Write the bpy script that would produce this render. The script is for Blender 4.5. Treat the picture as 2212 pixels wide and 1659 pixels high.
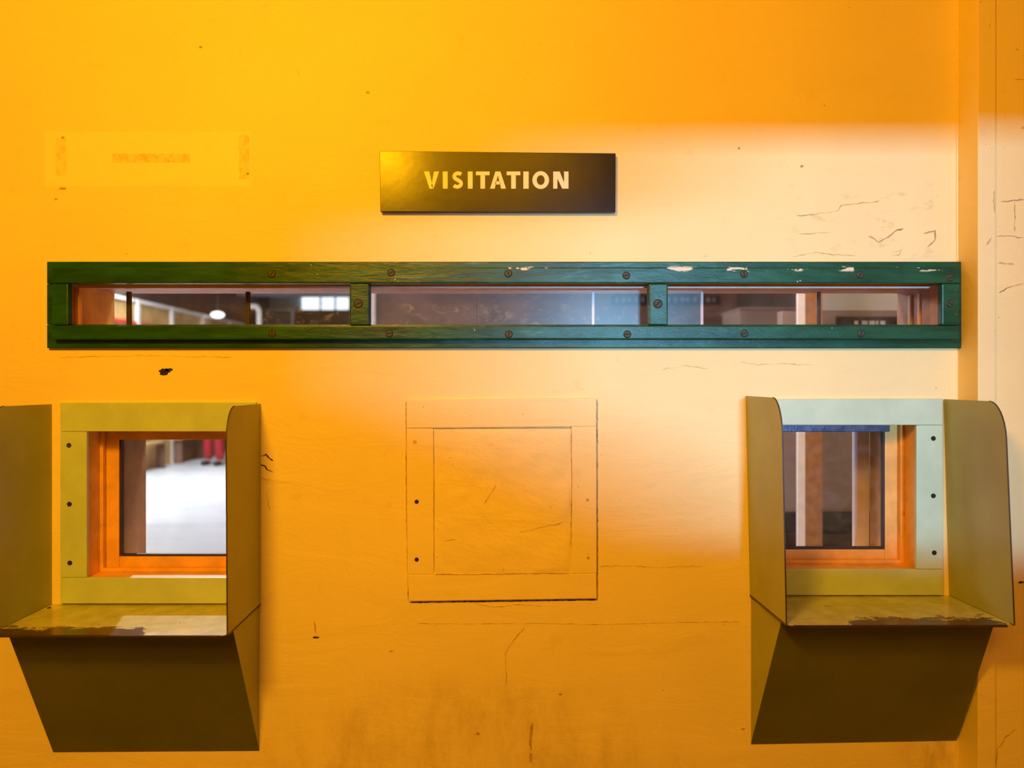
import bpy, bmesh, math, random
from mathutils import Vector, Matrix
random.seed(7)
S = bpy.context.scene
COL = S.collection
for o in list(bpy.data.objects): bpy.data.objects.remove(o)

# ------------------------------------------------------------------ camera, world, lights, exposure
CZ = 1.35            # eye height
CD = 1.6             # camera distance to the wall face (y = 0)
FPX = 1600.0         # focal length in pixels of the 2212 x 1659 frame
cam = bpy.data.cameras.new('camera'); cam_o = bpy.data.objects.new('camera', cam); COL.objects.link(cam_o)
cam_o.location = (0, -CD, CZ); cam_o.rotation_euler = (math.pi/2, 0, 0)
cam.sensor_width = 36; cam.lens = FPX/2212*36; cam.clip_start = .02; cam.clip_end = 60
cam.dof.use_dof = True; cam.dof.focus_distance = CD; cam.dof.aperture_fstop = 2.6
S.camera = cam_o
S.view_settings.view_transform = 'Standard'; S.view_settings.look = 'None'
S.view_settings.exposure = 0.0; S.view_settings.gamma = 1; S.view_settings.use_curve_mapping = False
W = bpy.data.worlds.new('world'); S.world = W; W.use_nodes = True
W.node_tree.nodes['Background'].inputs[0].default_value = (.5, .45, .4, 1)
W.node_tree.nodes['Background'].inputs[1].default_value = .05

def look(o, p):
    o.rotation_euler = (Vector(p)-o.location).to_track_quat('-Z', 'Y').to_euler()
def area(name, loc, target, sx, sy, power, color, spread=180):
    l = bpy.data.lights.new(name, 'AREA'); l.shape = 'RECTANGLE'; l.size = sx; l.size_y = sy
    l.energy = power; l.color = color; l.spread = math.radians(spread)
    o = bpy.data.objects.new(name, l); COL.objects.link(o); o.location = loc; look(o, target); return o
def spot(name, loc, target, power, color, angle, blend, radius):
    l = bpy.data.lights.new(name, 'SPOT'); l.energy = power; l.color = color
    l.spot_size = math.radians(angle); l.spot_blend = blend; l.shadow_soft_size = radius
    o = bpy.data.objects.new(name, l); COL.objects.link(o); o.location = loc; look(o, target); return o
AMBER = (1, .46, .003)
area('amber_lamp', (-.66, -1.80, 2.42), (-.42, 0, 1.50), .34, .24, 36, AMBER)
area('amber_fill_lamp', (-.3, -2.9, 2.7), (-.1, 0, .6), 1.4, .5, 29, (1, .43, .003))
# daylight: enters through the rear wall opening, trimmed to shape by added boards
area('daylight_strip', (1.05, -7.0, 1.66), (.70, 0, 1.40), .75, .08, 56, (.20, .50, .80), 60)
# the room beyond
spot('hall_spot_lamp', (-1.75, 2.9, 3.35), (-.80, 0, .95), 520, (.95, .93, 1), 16, .4, .03)
area('hall_daylight', (-4.9, 7.6, 3.5), (-4.3, 7.6, 0), 3.0, 8.5, 2300, (.80, .91, 1))
area('hall_ceiling_lamp', (-1.5, 4.4, 3.5), (-1.5, 4.4, 0), 1.5, 1.5, 45, (.92, .80, .85))
area('partition_lamp', (.2, .9, 3.3), (1.2, 1.5, 1.4), .6, .6, 80, (1, .86, .90))

# ------------------------------------------------------------------ helpers
def P(px, py, y=0.0):
    """photograph pixel -> point on the plane y"""
    d = CD+y
    return Vector(((px-1106)/FPX*d, y, CZ-(py-829.5)/FPX*d))
def X(px, y=0.0): return (px-1106)/FPX*(CD+y)
def Z(py, y=0.0): return CZ-(py-829.5)/FPX*(CD+y)
def finish(name, bm, mat, parent=None, smooth=False, bevel=0.0, seg=2):
    if bevel:
        bmesh.ops.bevel(bm, geom=bm.edges[:], offset=bevel, segments=seg, profile=.6, affect='EDGES', clamp_overlap=True)
    bmesh.ops.recalc_face_normals(bm, faces=bm.faces[:])
    me = bpy.data.meshes.new(name); bm.to_mesh(me); bm.free()
    if isinstance(mat, (list, tuple)):
        for m in mat: me.materials.append(m)
    else: me.materials.append(mat)
    if smooth:
        for p in me.polygons: p.use_smooth = True
    o = bpy.data.objects.new(name, me); COL.objects.link(o)
    if parent: 
        o.parent = parent; o.matrix_parent_inverse = Matrix.Translation(-parent.location) if parent.parent is None else Matrix.Identity(4)
    return o
def box_bm(x0, x1, y0, y1, z0, z1, bm=None):
    bm = bm or bmesh.new()
    v = [bm.verts.new((x, y, z)) for x in (x0, x1) for y in (y0, y1) for z in (z0, z1)]
    for f in ((0,1,3,2), (4,6,7,5), (0,4,5,1), (2,3,7,6), (0,2,6,4), (1,5,7,3)): bm.faces.new([v[i] for i in f])
    return bm
def box(name, x0, x1, y0, y1, z0, z1, mat, parent=None, bevel=0.0):
    return finish(name, box_bm(x0, x1, y0, y1, z0, z1), mat, parent, bevel=bevel)
def prism_bm(front, back, bm=None):
    bm = bm or bmesh.new(); n = len(front)
    a = [bm.verts.new(p) for p in front]; b = [bm.verts.new(p) for p in back]
    bm.faces.new(a); bm.faces.new(b[::-1])
    for i in range(n): bm.faces.new([a[i], b[i], b[(i+1) % n], a[(i+1) % n]])
    return bm
def slab(name, quad, yf, yb, mat, parent=None, bevel=.001):
    """board whose front outline (pixels of the photograph) lies on plane yf, with straight sides back to yb"""
    f = [P(x, y, yf) for x, y in quad]; b = [Vector((p.x, yb, p.z)) for p in f]
    return finish(name, prism_bm(f, b), mat, parent, bevel=bevel)
def rect(x0, y0, x1, y1): return [(x0, y0), (x1, y0), (x1, y1), (x0, y1)]
def tag(o, label=None, cat=None, group=None, kind=None):
    if label: o['label'] = label
    if cat: o['category'] = cat
    if group: o['group'] = group
    if kind: o['kind'] = kind
    return o
def empty(name, loc):
    o = bpy.data.objects.new(name, None); COL.objects.link(o); o.location = loc; o.empty_display_size = .05; return o
def disc_bm(c, r, depth, n=12, axis='y', bm=None, r2=None):
    bm = bm or bmesh.new(); r2 = r if r2 is None else r2
    f = []; b = []
    for i in range(n):
        a = 2*math.pi*i/n
        f.append(Vector((c[0]+r2*math.cos(a), c[1]-depth, c[2]+r2*math.sin(a))))
        b.append(Vector((c[0]+r*math.cos(a), c[1], c[2]+r*math.sin(a))))
    return prism_bm(f, b, bm)

# ------------------------------------------------------------------ materials
def NT(name):
    m = bpy.data.materials.new(name); m.use_nodes = True
    nt = m.node_tree; return m, nt, nt.nodes['Principled BSDF']
class G:
    """small node-graph helper"""
    def __init__(s, nt): s.nt = nt; s.tc = nt.nodes.new('ShaderNodeTexCoord').outputs['Object']
    def link(s, a, b): s.nt.links.new(a, b)
    def put(s, sock, v):
        if hasattr(v, 'node'): s.link(v, sock)
        else: sock.default_value = v
    def math(s, op, a, b=0.0, c=None, clamp=False):
        n = s.nt.nodes.new('ShaderNodeMath'); n.operation = op; n.use_clamp = clamp
        s.put(n.inputs[0], a); s.put(n.inputs[1], b)
        if c is not None: s.put(n.inputs[2], c)
        return n.outputs[0]
    def vec(s, scale=(1,1,1), loc=(0,0,0)):
        n = s.nt.nodes.new('ShaderNodeMapping'); s.link(s.tc, n.inputs[0]); n.inputs['Scale'].default_value = scale; n.inputs['Location'].default_value = loc
        return n.outputs[0]
    def noise(s, scale, detail=4, rough=.55, vec=None, dist=0.0):
        n = s.nt.nodes.new('ShaderNodeTexNoise'); s.link(vec or s.tc, n.inputs['Vector'])
        n.inputs['Scale'].default_value = scale; n.inputs['Detail'].default_value = detail; n.inputs['Roughness'].default_value = rough
        n.inputs['Distortion'].default_value = dist
        return n.outputs['Fac']
    def ramp(s, v, lo, hi):
        n = s.nt.nodes.new('ShaderNodeMapRange'); s.put(n.inputs[0], v); n.inputs[1].default_value = lo; n.inputs[2].default_value = hi
        n.interpolation_type = 'SMOOTHSTEP'
        return n.outputs[0]
    def mix(s, f, a, b):
        n = s.nt.nodes.new('ShaderNodeMix'); n.data_type = 'RGBA'; s.put(n.inputs[0], f)
        s.put(n.inputs[6], a if hasattr(a, 'node') else (*a, 1)); s.put(n.inputs[7], b if hasattr(b, 'node') else (*b, 1))
        return n.outputs[2]
    def sep(s):
        n = s.nt.nodes.new('ShaderNodeSeparateXYZ'); s.link(s.tc, n.inputs[0]); return n.outputs
    def bump(s, h, strength, dist=.001, prev=None):
        n = s.nt.nodes.new('ShaderNodeBump'); s.link(h, n.inputs['Height']); n.inputs['Strength'].default_value = strength; n.inputs['Distance'].default_value = dist
        if prev: s.link(prev, n.inputs['Normal'])
        return n.outputs[0]
    def between(s, v, lo, hi, soft):
        return s.math('MULTIPLY', s.ramp(v, lo-soft, lo+soft), s.ramp(v, hi+soft, hi-soft))
    def blob(s, x, z, cx, cz, rx, rz):
        a = s.math('POWER', s.math('DIVIDE', s.math('SUBTRACT', x, cx), rx), 2)
        b = s.math('POWER', s.math('DIVIDE', s.math('SUBTRACT', z, cz), rz), 2)
        return s.ramp(s.math('ADD', a, b), 1.0, 0.0)

def paint(name, color, rough=.45, var=.08, bump=.3, scale=30, dirt=None, spec=.5):
    m, nt, b = NT(name); g = G(nt)
    n = g.noise(scale, 5)
    dark = tuple(c*(1-var*2.2) for c in color); lite = tuple(min(1, c*(1+var)) for c in color)
    c = g.mix(g.ramp(n, .3, .7), dark, lite)
    if dirt:
        c = g.mix(g.math('MULTIPLY', g.ramp(g.noise(scale*.6, 8, .75), .60, .72), .7), c, dirt)
    g.link(c, b.inputs['Base Color']); b.inputs['Roughness'].default_value = rough
    b.inputs['Specular IOR Level'].default_value = spec
    g.link(g.bump(g.noise(scale*6, 4), bump, .0006), b.inputs['Normal'])
    return m
def wall_paint(name, color=(.90, .73, .38), marks=True):
    m, nt, b = NT(name); g = G(nt); x, y, z = g.sep()
    base = g.mix(g.ramp(g.noise(2.2, 3), .3, .7), tuple(c*.97 for c in color), tuple(min(1, c*1.03) for c in color))
    fine = g.ramp(g.noise(16, 8, .7), .57, .74)
    base = g.mix(g.math('MULTIPLY', fine, .20), base, (.62, .40, .16))
    speck = g.ramp(g.noise(75, 3, .5), .735, .76)
    base = g.mix(g.math('MULTIPLY', speck, .55), base, (.40, .20, .07))
    if marks:
        # rubbed dirt low in the middle and by the upper right corner, with shapes of their own
        sm = g.noise(6.5, 8, .72, g.vec((1.6, 1, .8)))
        m1 = g.math('MULTIPLY', g.blob(x, z, X(1000), Z(1640), .55, .22), g.ramp(sm, .36, .80))
        m2 = g.math('MULTIPLY', g.blob(x, z, X(1960), Z(470), .42, .13), g.ramp(g.noise(24, 8, .72, g.vec((.8, 1, 1.6))), .54, .66))
        m3 = g.math('MULTIPLY', g.blob(x, z, X(2080), Z(1560), .18, .22), g.ramp(sm, .40, .62))
        base = g.mix(g.math('MULTIPLY', m1, .55), base, (.42, .24, .08))
        base = g.mix(g.math('MULTIPLY', m2, .30), base, (.50, .28, .14))
        base = g.mix(g.math('MULTIPLY', m3, .5), base, (.40, .22, .08))
        # ghost of a removed sign, with strips of old tape glue
        gh = g.math('MULTIPLY', g.between(x, X(97), X(541), .004), g.between(z, Z(402), Z(284), .003))
        base = g.mix(g.math('MULTIPLY', gh, .5), base, (.95, .86, .50))
        for (a, c, d, e, k) in ((120, 297, 143, 380, .3), (243, 332, 410, 351, .45), (516, 291, 539, 387, .35)):
            t = g.math('MULTIPLY', g.between(x, X(a), X(d), .0012), g.between(z, Z(e), Z(c), .0012))
            t = g.math('MULTIPLY', t, g.math('ADD', .55, g.math('MULTIPLY', g.ramp(g.noise(60, 4, .7), .45, .62), 1.0)))
            base = g.mix(g.math('MULTIPLY', t, k), base, (.72, .42, .12))
    g.link(base, b.inputs['Base Color']); b.inputs['Roughness'].default_value = .5
    b.inputs['Specular IOR Level'].default_value = .25
    n1 = g.bump(g.noise(9, 5, .6, g.vec((.5, 1, 1.4)), .8), .55, .006)
    n2 = g.bump(g.noise(120, 4, .6), .35, .0009, n1)
    g.link(n2, b.inputs['Normal'])
    return m
def chipped_green():
    m, nt, b = NT('green_gloss_paint'); g = G(nt); x, y, z = g.sep()
    base = g.mix(g.ramp(g.noise(22, 6, .65, g.vec((.35, 1, 2))), .3, .7), (.006, .044, .018), (.014, .095, .044))
    scuff = g.math('MULTIPLY', g.ramp(g.noise(26, 7, .7, g.vec((.3, 1, 2.4))), .55, .68), g.blob(x, z, X(1180), Z(660), .55, .3))
    base = g.mix(g.math('MULTIPLY', scuff, .55), base, (.10, .26, .22))
    band = g.between(z, Z(590), Z(578), .003)
    reach = g.between(x, X(1040), X(2040), .03)
    chips = g.math('MULTIPLY', g.math('MULTIPLY', g.ramp(g.noise(17, 5, .6, g.vec((1, 1, 3))), .60, .62), band), reach)
    base = g.mix(chips, base, (.75, .66, .50))
    spots = g.ramp(g.noise(85, 2, .5), .77, .78)
    base = g.mix(g.math('MULTIPLY', spots, .8), base, (.55, .50, .30))
    g.link(base, b.inputs['Base Color'])
    b.inputs['Specular IOR Level'].default_value = .32
    g.link(g.math('ADD', .20, g.math('MULTIPLY', g.noise(20, 5), .22)), b.inputs['Roughness'])
    g.link(g.bump(g.noise(60, 6, .65, g.vec((.4, 1, 1.6))), .6, .0016), b.inputs['Normal'])
    return m
def shelf_mat(name, x0, x1, yfront, seed):
    m, nt, b = NT(name); g = G(nt); x, y, z = g.sep()
    base = g.mix(g.ramp(g.noise(25, 5), .3, .7), (.42, .42, .17), (.56, .56, .27))
    prox = g.ramp(y, yfront+.12, yfront)           # 1 on the front lip
    run = g.between(x, x0, x1, .05)
    n = g.noise(26, 10, .78, g.vec((.7, 1.5, 1), (seed, 0, 0)))
    worn = g.ramp(g.math('ADD', g.math('MULTIPLY', g.math('MULTIPLY', prox, run), .62), n), .93, .955)
    sp = g.math('MULTIPLY', g.ramp(g.noise(70, 3, .5, g.vec((.6, 1, 1))), .70, .72), g.ramp(y, yfront+.16, yfront+.1))
    w = g.math('MAXIMUM', worn, g.math('MULTIPLY', sp, .8))
    halo = g.ramp(g.math('ADD', g.math('MULTIPLY', g.math('MULTIPLY', prox, run), .62), n), .86, .93)
    base = g.mix(g.math('MULTIPLY', halo, .5), base, (.66, .60, .36))
    c = g.mix(w, base, (.045, .014, .010))
    g.link(c, b.inputs['Base Color']); b.inputs['Roughness'].default_value = .2
    g.link(g.bump(g.math('MULTIPLY', w, -1), .5, .0006), b.inputs['Normal'])
    return m
def glass_mat(name, film=.03, gloss=.05, rough=.06, dirt_scale=9, lo=.42, hi=.72):
    m = bpy.data.materials.new(name); m.use_nodes = True; nt = m.node_tree
    for n in list(nt.nodes): nt.nodes.remove(n)
    g = G(nt); out = nt.nodes.new('ShaderNodeOutputMaterial')
    tr = nt.nodes.new('ShaderNodeBsdfTransparent'); tr.inputs[0].default_value = (.93, .92, .92, 1)
    gl = nt.nodes.new('ShaderNodeBsdfGlossy'); gl.inputs['Roughness'].default_value = rough
    df = nt.nodes.new('ShaderNodeBsdfDiffuse'); df.inputs[0].default_value = (.75, .73, .78, 1)
    m1 = nt.nodes.new('ShaderNodeMixShader'); m1.inputs[0].default_value = gloss
    g.link(tr.outputs[0], m1.inputs[1]); g.link(gl.outputs[0], m1.inputs[2])
    m2 = nt.nodes.new('ShaderNodeMixShader')
    sm = g.math('MULTIPLY', g.ramp(g.noise(dirt_scale, 7, .68, g.vec((1, 1, 1.5)), 1.2), lo, hi), film)
    g.link(sm, m2.inputs[0]); g.link(m1.outputs[0], m2.inputs[1]); g.link(df.outputs[0], m2.inputs[2])
    g.link(m2.outputs[0], out.inputs[0])
    return m
def emit(name, color, st):
    m, nt, b = NT(name); b.inputs['Base Color'].default_value = (*color, 1)
    b.inputs['Emission Color'].default_value = (*color, 1); b.inputs['Emission Strength'].default_value = st
    return m

M_wall = wall_paint('ochre_wall_paint')
M_wall2 = wall_paint('ochre_corner_paint', marks=False)
M_case = paint('casing_paint', (.53, .66, .50), .42, .04, .4, 14)
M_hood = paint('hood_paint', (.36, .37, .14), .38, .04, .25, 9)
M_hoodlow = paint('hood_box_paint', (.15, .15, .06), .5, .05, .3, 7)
M_edge = paint('worn_metal_edge', (.05, .03, .02), .5, .1)
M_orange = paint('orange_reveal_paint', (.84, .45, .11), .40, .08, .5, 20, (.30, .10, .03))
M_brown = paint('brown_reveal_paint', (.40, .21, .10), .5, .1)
M_green = chipped_green()
M_glass = glass_mat('window_glass')
M_glass_dirty = glass_mat('smeared_glass', .10, .016, .28, 34, .52, .68)
M_gasket = paint('dark_putty', (.04, .02, .015), .6, .1)
M_screw = paint('rusty_screw', (.030, .032, .012), .45, .2, .5, 300)
M_hole = paint('screw_hole', (.012, .008, .005), .8, .1)
M_sign, _nt, _b = NT('sign_face'); _g = G(_nt)
_g.link(_g.mix(_g.ramp(_g.noise(9, 5), .3, .7), (.010, .005, .004), (.018, .010, .008)), _b.inputs['Base Color'])
_g.link(_g.math('ADD', .15, _g.math('MULTIPLY', _g.noise(14, 5, .6, _g.vec((.5, 1, 1))), .14)), _b.inputs['Roughness'])
_g.link(_g.bump(_g.noise(7, 4), .3, .002), _b.inputs['Normal'])
_b.inputs['Specular IOR Level'].default_value = .28
M_letter = paint('letter_white', (.86, .90, .95), .5, .02, .1)
M_mark = paint('dark_mark', (.05, .022, .01), .7, .2)
M_crack = paint('crack_line', (.58, .38, .18), .7, .2)
M_crack2 = paint('pale_crack_line', (.74, .55, .29), .7, .2)
M_steel = paint('blue_steel_rail', (.16, .20, .34), .22, .2, .5, 40)
M_steel.node_tree.nodes['Principled BSDF'].inputs['Metallic'].default_value = .6

# ------------------------------------------------------------------ structure: the wall with its openings
TH = .19             # wall thickness
XL, XR, ZT = -3.0, X(2070), 3.3
HOLES = {            # pixels on the wall face
    'strip': (146, 611, 2036, 703),
    'left': (187, 932, 524, 1248),
    'right': (1656, 918, 1980, 1230)}
LIN = .004
def wall_with_holes(name, x0, x1, z0, z1, y0, y1, holes, mat):
    xs = sorted({x0, x1, *[h[0] for h in holes], *[h[1] for h in holes]})
    zs = sorted({z0, z1, *[h[2] for h in holes], *[h[3] for h in holes]})
    def solid(i, j):
        if i < 0 or j < 0 or i >= len(xs)-1 or j >= len(zs)-1: return False
        cx = (xs[i]+xs[i+1])/2; cz = (zs[j]+zs[j+1])/2
        return not any(h[0] < cx < h[1] and h[2] < cz < h[3] for h in holes)
    bm = bmesh.new(); vs = {}
    def v(i, k, j):
        if (i, k, j) not in vs: vs[(i, k, j)] = bm.verts.new((xs[i], (y0, y1)[k], zs[j]))
        return vs[(i, k, j)]
    for i in range(len(xs)-1):
        for j in range(len(zs)-1):
            if not solid(i, j): continue
            bm.faces.new([v(i,0,j), v(i+1,0,j), v(i+1,0,j+1), v(i,0,j+1)])
            bm.faces.new([v(i,1,j), v(i,1,j+1), v(i+1,1,j+1), v(i+1,1,j)])
            if not solid(i-1, j): bm.faces.new([v(i,0,j), v(i,0,j+1), v(i,1,j+1), v(i,1,j)])
            if not solid(i+1, j): bm.faces.new([v(i+1,0,j), v(i+1,1,j), v(i+1,1,j+1), v(i+1,0,j+1)])
            if not solid(i, j-1): bm.faces.new([v(i,0,j), v(i,1,j), v(i+1,1,j), v(i+1,0,j)])
            if not solid(i, j+1): bm.faces.new([v(i,0,j+1), v(i+1,0,j+1), v(i+1,1,j+1), v(i,1,j+1)])
    return tag(finish(name, bm, mat), kind='structure')
hl = [(X(a)-LIN, X(c)+LIN, Z(d)-LIN, Z(b)+LIN) for a, b, c, d in HOLES.values()]
wall = wall_with_holes('wall_front', XL, XR, 0, ZT, 0, TH, hl, M_wall)
M_floor = paint('dark_floor', (.05, .045, .03), .5, .1)
M_ceil = paint('ceiling_paint', (.55, .44, .28), .7, .05)
tag(box('floor', -3.2, 2.4, -3.6, 0, -.1, 0, M_floor), kind='structure')
tag(box('ceiling', -3.2, 2.4, -3.6, 0, 3.0, 3.1, M_ceil), kind='structure')
# corner pier: side face, narrow front face, then the next wall
JY = -.068
tag(box('trim_1', XR, XR+.037, JY, TH, 0, 3.0, M_wall2, bevel=.0022), kind='structure')
tag(box('wall_corner', XR+.037, 2.4, JY+.006, TH, 0, 3.0, M_wall2), kind='structure')
# corner bead along the end of the wall face
tag(box('trim_2', XR-.005, XR, -.0022, .002, Z(566)+.002, 3.0, M_wall2, bevel=.001), kind='structure')
tag(box('wall_left', -3.2, -3.0, -3.6, 0, 0, 3.0, M_wall2), kind='structure')
tag(box('wall_right', 2.2, 2.4, -3.6, JY+.006, 0, 3.0, M_wall2), kind='structure')
def proj(s, x, z, y=-3.4):
    t = (y-s[1])/(0-s[1]); return s[0]+(x-s[0])*t, s[2]+(z-s[2])*t
def opening(s, x0, y0, x1, y1):
    a = proj(s, X(x0), Z(y0)); b = proj(s, X(x1), Z(y1)); return (a[0], b[0], b[1], a[1])
SRC = (1.05, -7.0, 1.66)
oA = opening(SRC, 960, 300, 2330, 1300)
wr = wall_with_holes('wall_rear', -3.2, 2.4, 0, 3.0, -3.42, -3.40, [oA], M_wall2)
def light_mask(pts):  # unseen board, added across the opening to cut the outline of the daylight patch
    q = [Vector((proj(SRC, X(a), Z(b))[0], -3.419, proj(SRC, X(a), Z(b))[1])) for a, b in pts]
    finish('light_mask', prism_bm(q, [v+Vector((0, .018, 0)) for v in q]), M_wall2, wr)
light_mask([(955, 1302), (955, 850), (1290, 985), (1640, 1160), (2330, 1225), (2330, 1302)])
w5 = empty('window_5', (0, -3.38, 1.44)); w5['kind'] = 'structure'
box('frosted_pane', -.26, .26, -3.395, -3.385, 1.47, 1.93, emit('frosted_daylight', (.22, .36, 1), 1.8), w5)
for a_ in ((-.30, -.26, 1.43, 1.97), (.26, .30, 1.43, 1.97), (-.26, .26, 1.43, 1.47), (-.26, .26, 1.93, 1.97)): box('frame_bar', a_[0], a_[1], -3.40, -3.37, a_[2], a_[3], M_case, w5)
light_mask([(955, 298), (1400, 298), (1300, 430), (955, 500)])

# ------------------------------------------------------------------ small windows behind the hoods
def small_window(n, hole, casing, sash, glass_px, right_bit):
    """hole: opening on the wall face; casing: outer pixels; sash: inner pixels (front y .063); all in photo pixels"""
    hx0, hy0, hx1, hy1 = hole; cx0, cy0, cx1, cy1 = casing
    w = empty('window_%d' % n, (X((hx0+hx1)/2), 0, Z(hy1))); w['kind'] = 'structure'
    CT = -.009
    o = slab('casing_board', [(cx0, cy0), (cx1, cy0-1), (cx1, hy0), (cx0, hy0)], CT, 0, M_case, w, .0015)
    slab('casing_board', rect(cx0, hy1, cx1, cy1), CT, 0, M_case, w, .0015)
    slab('casing_board', rect(cx0, hy0+.6, hx0, hy1-.6), CT, 0, M_case, w, .0015)
    slab('casing_board', rect(hx1, hy0+.6, cx1, hy1-.6), CT, 0, M_case, w, .0015)
    # painted lining of the reveal (four boards)
    x0, x1, z0, z1 = X(hx0), X(hx1), Z(hy1), Z(hy0)
    for a in ((x0-LIN+.0003, x0, z0, z1), (x1, x1+LIN-.0003, z0, z1), (x0, x1, z0-LIN+.0003, z0), (x0, x1, z1, z1+LIN-.0003)):
        box('reveal_board', a[0], a[1], .0004, .062, a[2], a[3], M_orange, w)
    # sash: outer bead then the sash proper
    sy = .064
    sx0, sy0, sx1, sy1 = sash
    ix0, ix1, iz0, iz1 = X(sx0, sy), X(sx1, sy), Z(sy1, sy), Z(sy0, sy)
    for nm, d, e, mat in (('bead', .0, .010, M_orange),):
        k = .008
        box('stop_bead', x0, x0+k, .050, .062, z0, z1, M_orange, w, .0015)
        box('stop_bead', x1-k, x1, .050, .062, z0, z1, M_orange, w, .0015)
        box('stop_bead', x0+k, x1-k, .050, .062, z0, z0+k, M_orange, w, .0015)
    s = [box('sash_rail', x0, ix0, sy, .085, z0, z1, M_orange, w, .002),
         box('sash_rail', ix1, x1, sy, .085, z0, z1, M_orange, w, .002),
         box('sash_rail', ix0, ix1, sy, .085, z0, iz0, M_orange, w, .002),
         box('sash_rail', ix0, ix1, sy, .085, iz1, z1, M_orange, w, .001)]
    if right_bit:
        r = box('head_rail', x0+.001, x1-.034, .046, .0635, Z(933, .046), z1-.0005, M_steel, w, .002); r['label'] = 'bluish steel head rail'
    box('putty_line', ix0, ix0+.004, .066, .076, iz0, iz1, M_gasket, w)
    box('putty_line', ix1-.004, ix1, .066, .076, iz0, iz1, M_gasket, w)
    box('putty_line', ix0+.004, ix1-.004, .066, .076, iz0, iz0+.005, M_gasket, w)
    box('glass_pane', ix0, ix1, .077, .081, iz0, iz1, M_glass, w)
    # far half of the reveal
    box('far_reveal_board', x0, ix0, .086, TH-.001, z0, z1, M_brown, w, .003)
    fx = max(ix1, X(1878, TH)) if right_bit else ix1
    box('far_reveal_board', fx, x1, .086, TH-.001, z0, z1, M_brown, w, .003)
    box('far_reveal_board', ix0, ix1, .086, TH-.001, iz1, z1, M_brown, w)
    return w
w1 = small_window(1, HOLES['left'], (130, 870, 553, 1304), (257, 950, 498, 1202), None, False)
w2 = small_window(2, HOLES['right'], (1628, 862, 2037, 1286), (1684, 933, 1912, 1187), None, True)
for w, pts in ((w1, ((149, 962), (150, 1089), (151, 1216))), (w2, ((2016, 947), (2016, 1071), (2018, 1194)))):
    for px, py in pts:
        c = P(px, py, -.009); finish('screw_hole', disc_bm((c.x, c.y+.002, c.z), .0052, .0028, 10), M_hole if (px, py) != (149, 962) else M_screw, w)
# daylit casing on the far side of the right window
box('far_casing', X(1845, TH+.002), X(1878, TH+.002), TH+.001, TH+.014, .8, Z(905), paint('lavender_casing', (.62, .55, .60), .5, .04), w2, .002)

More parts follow.
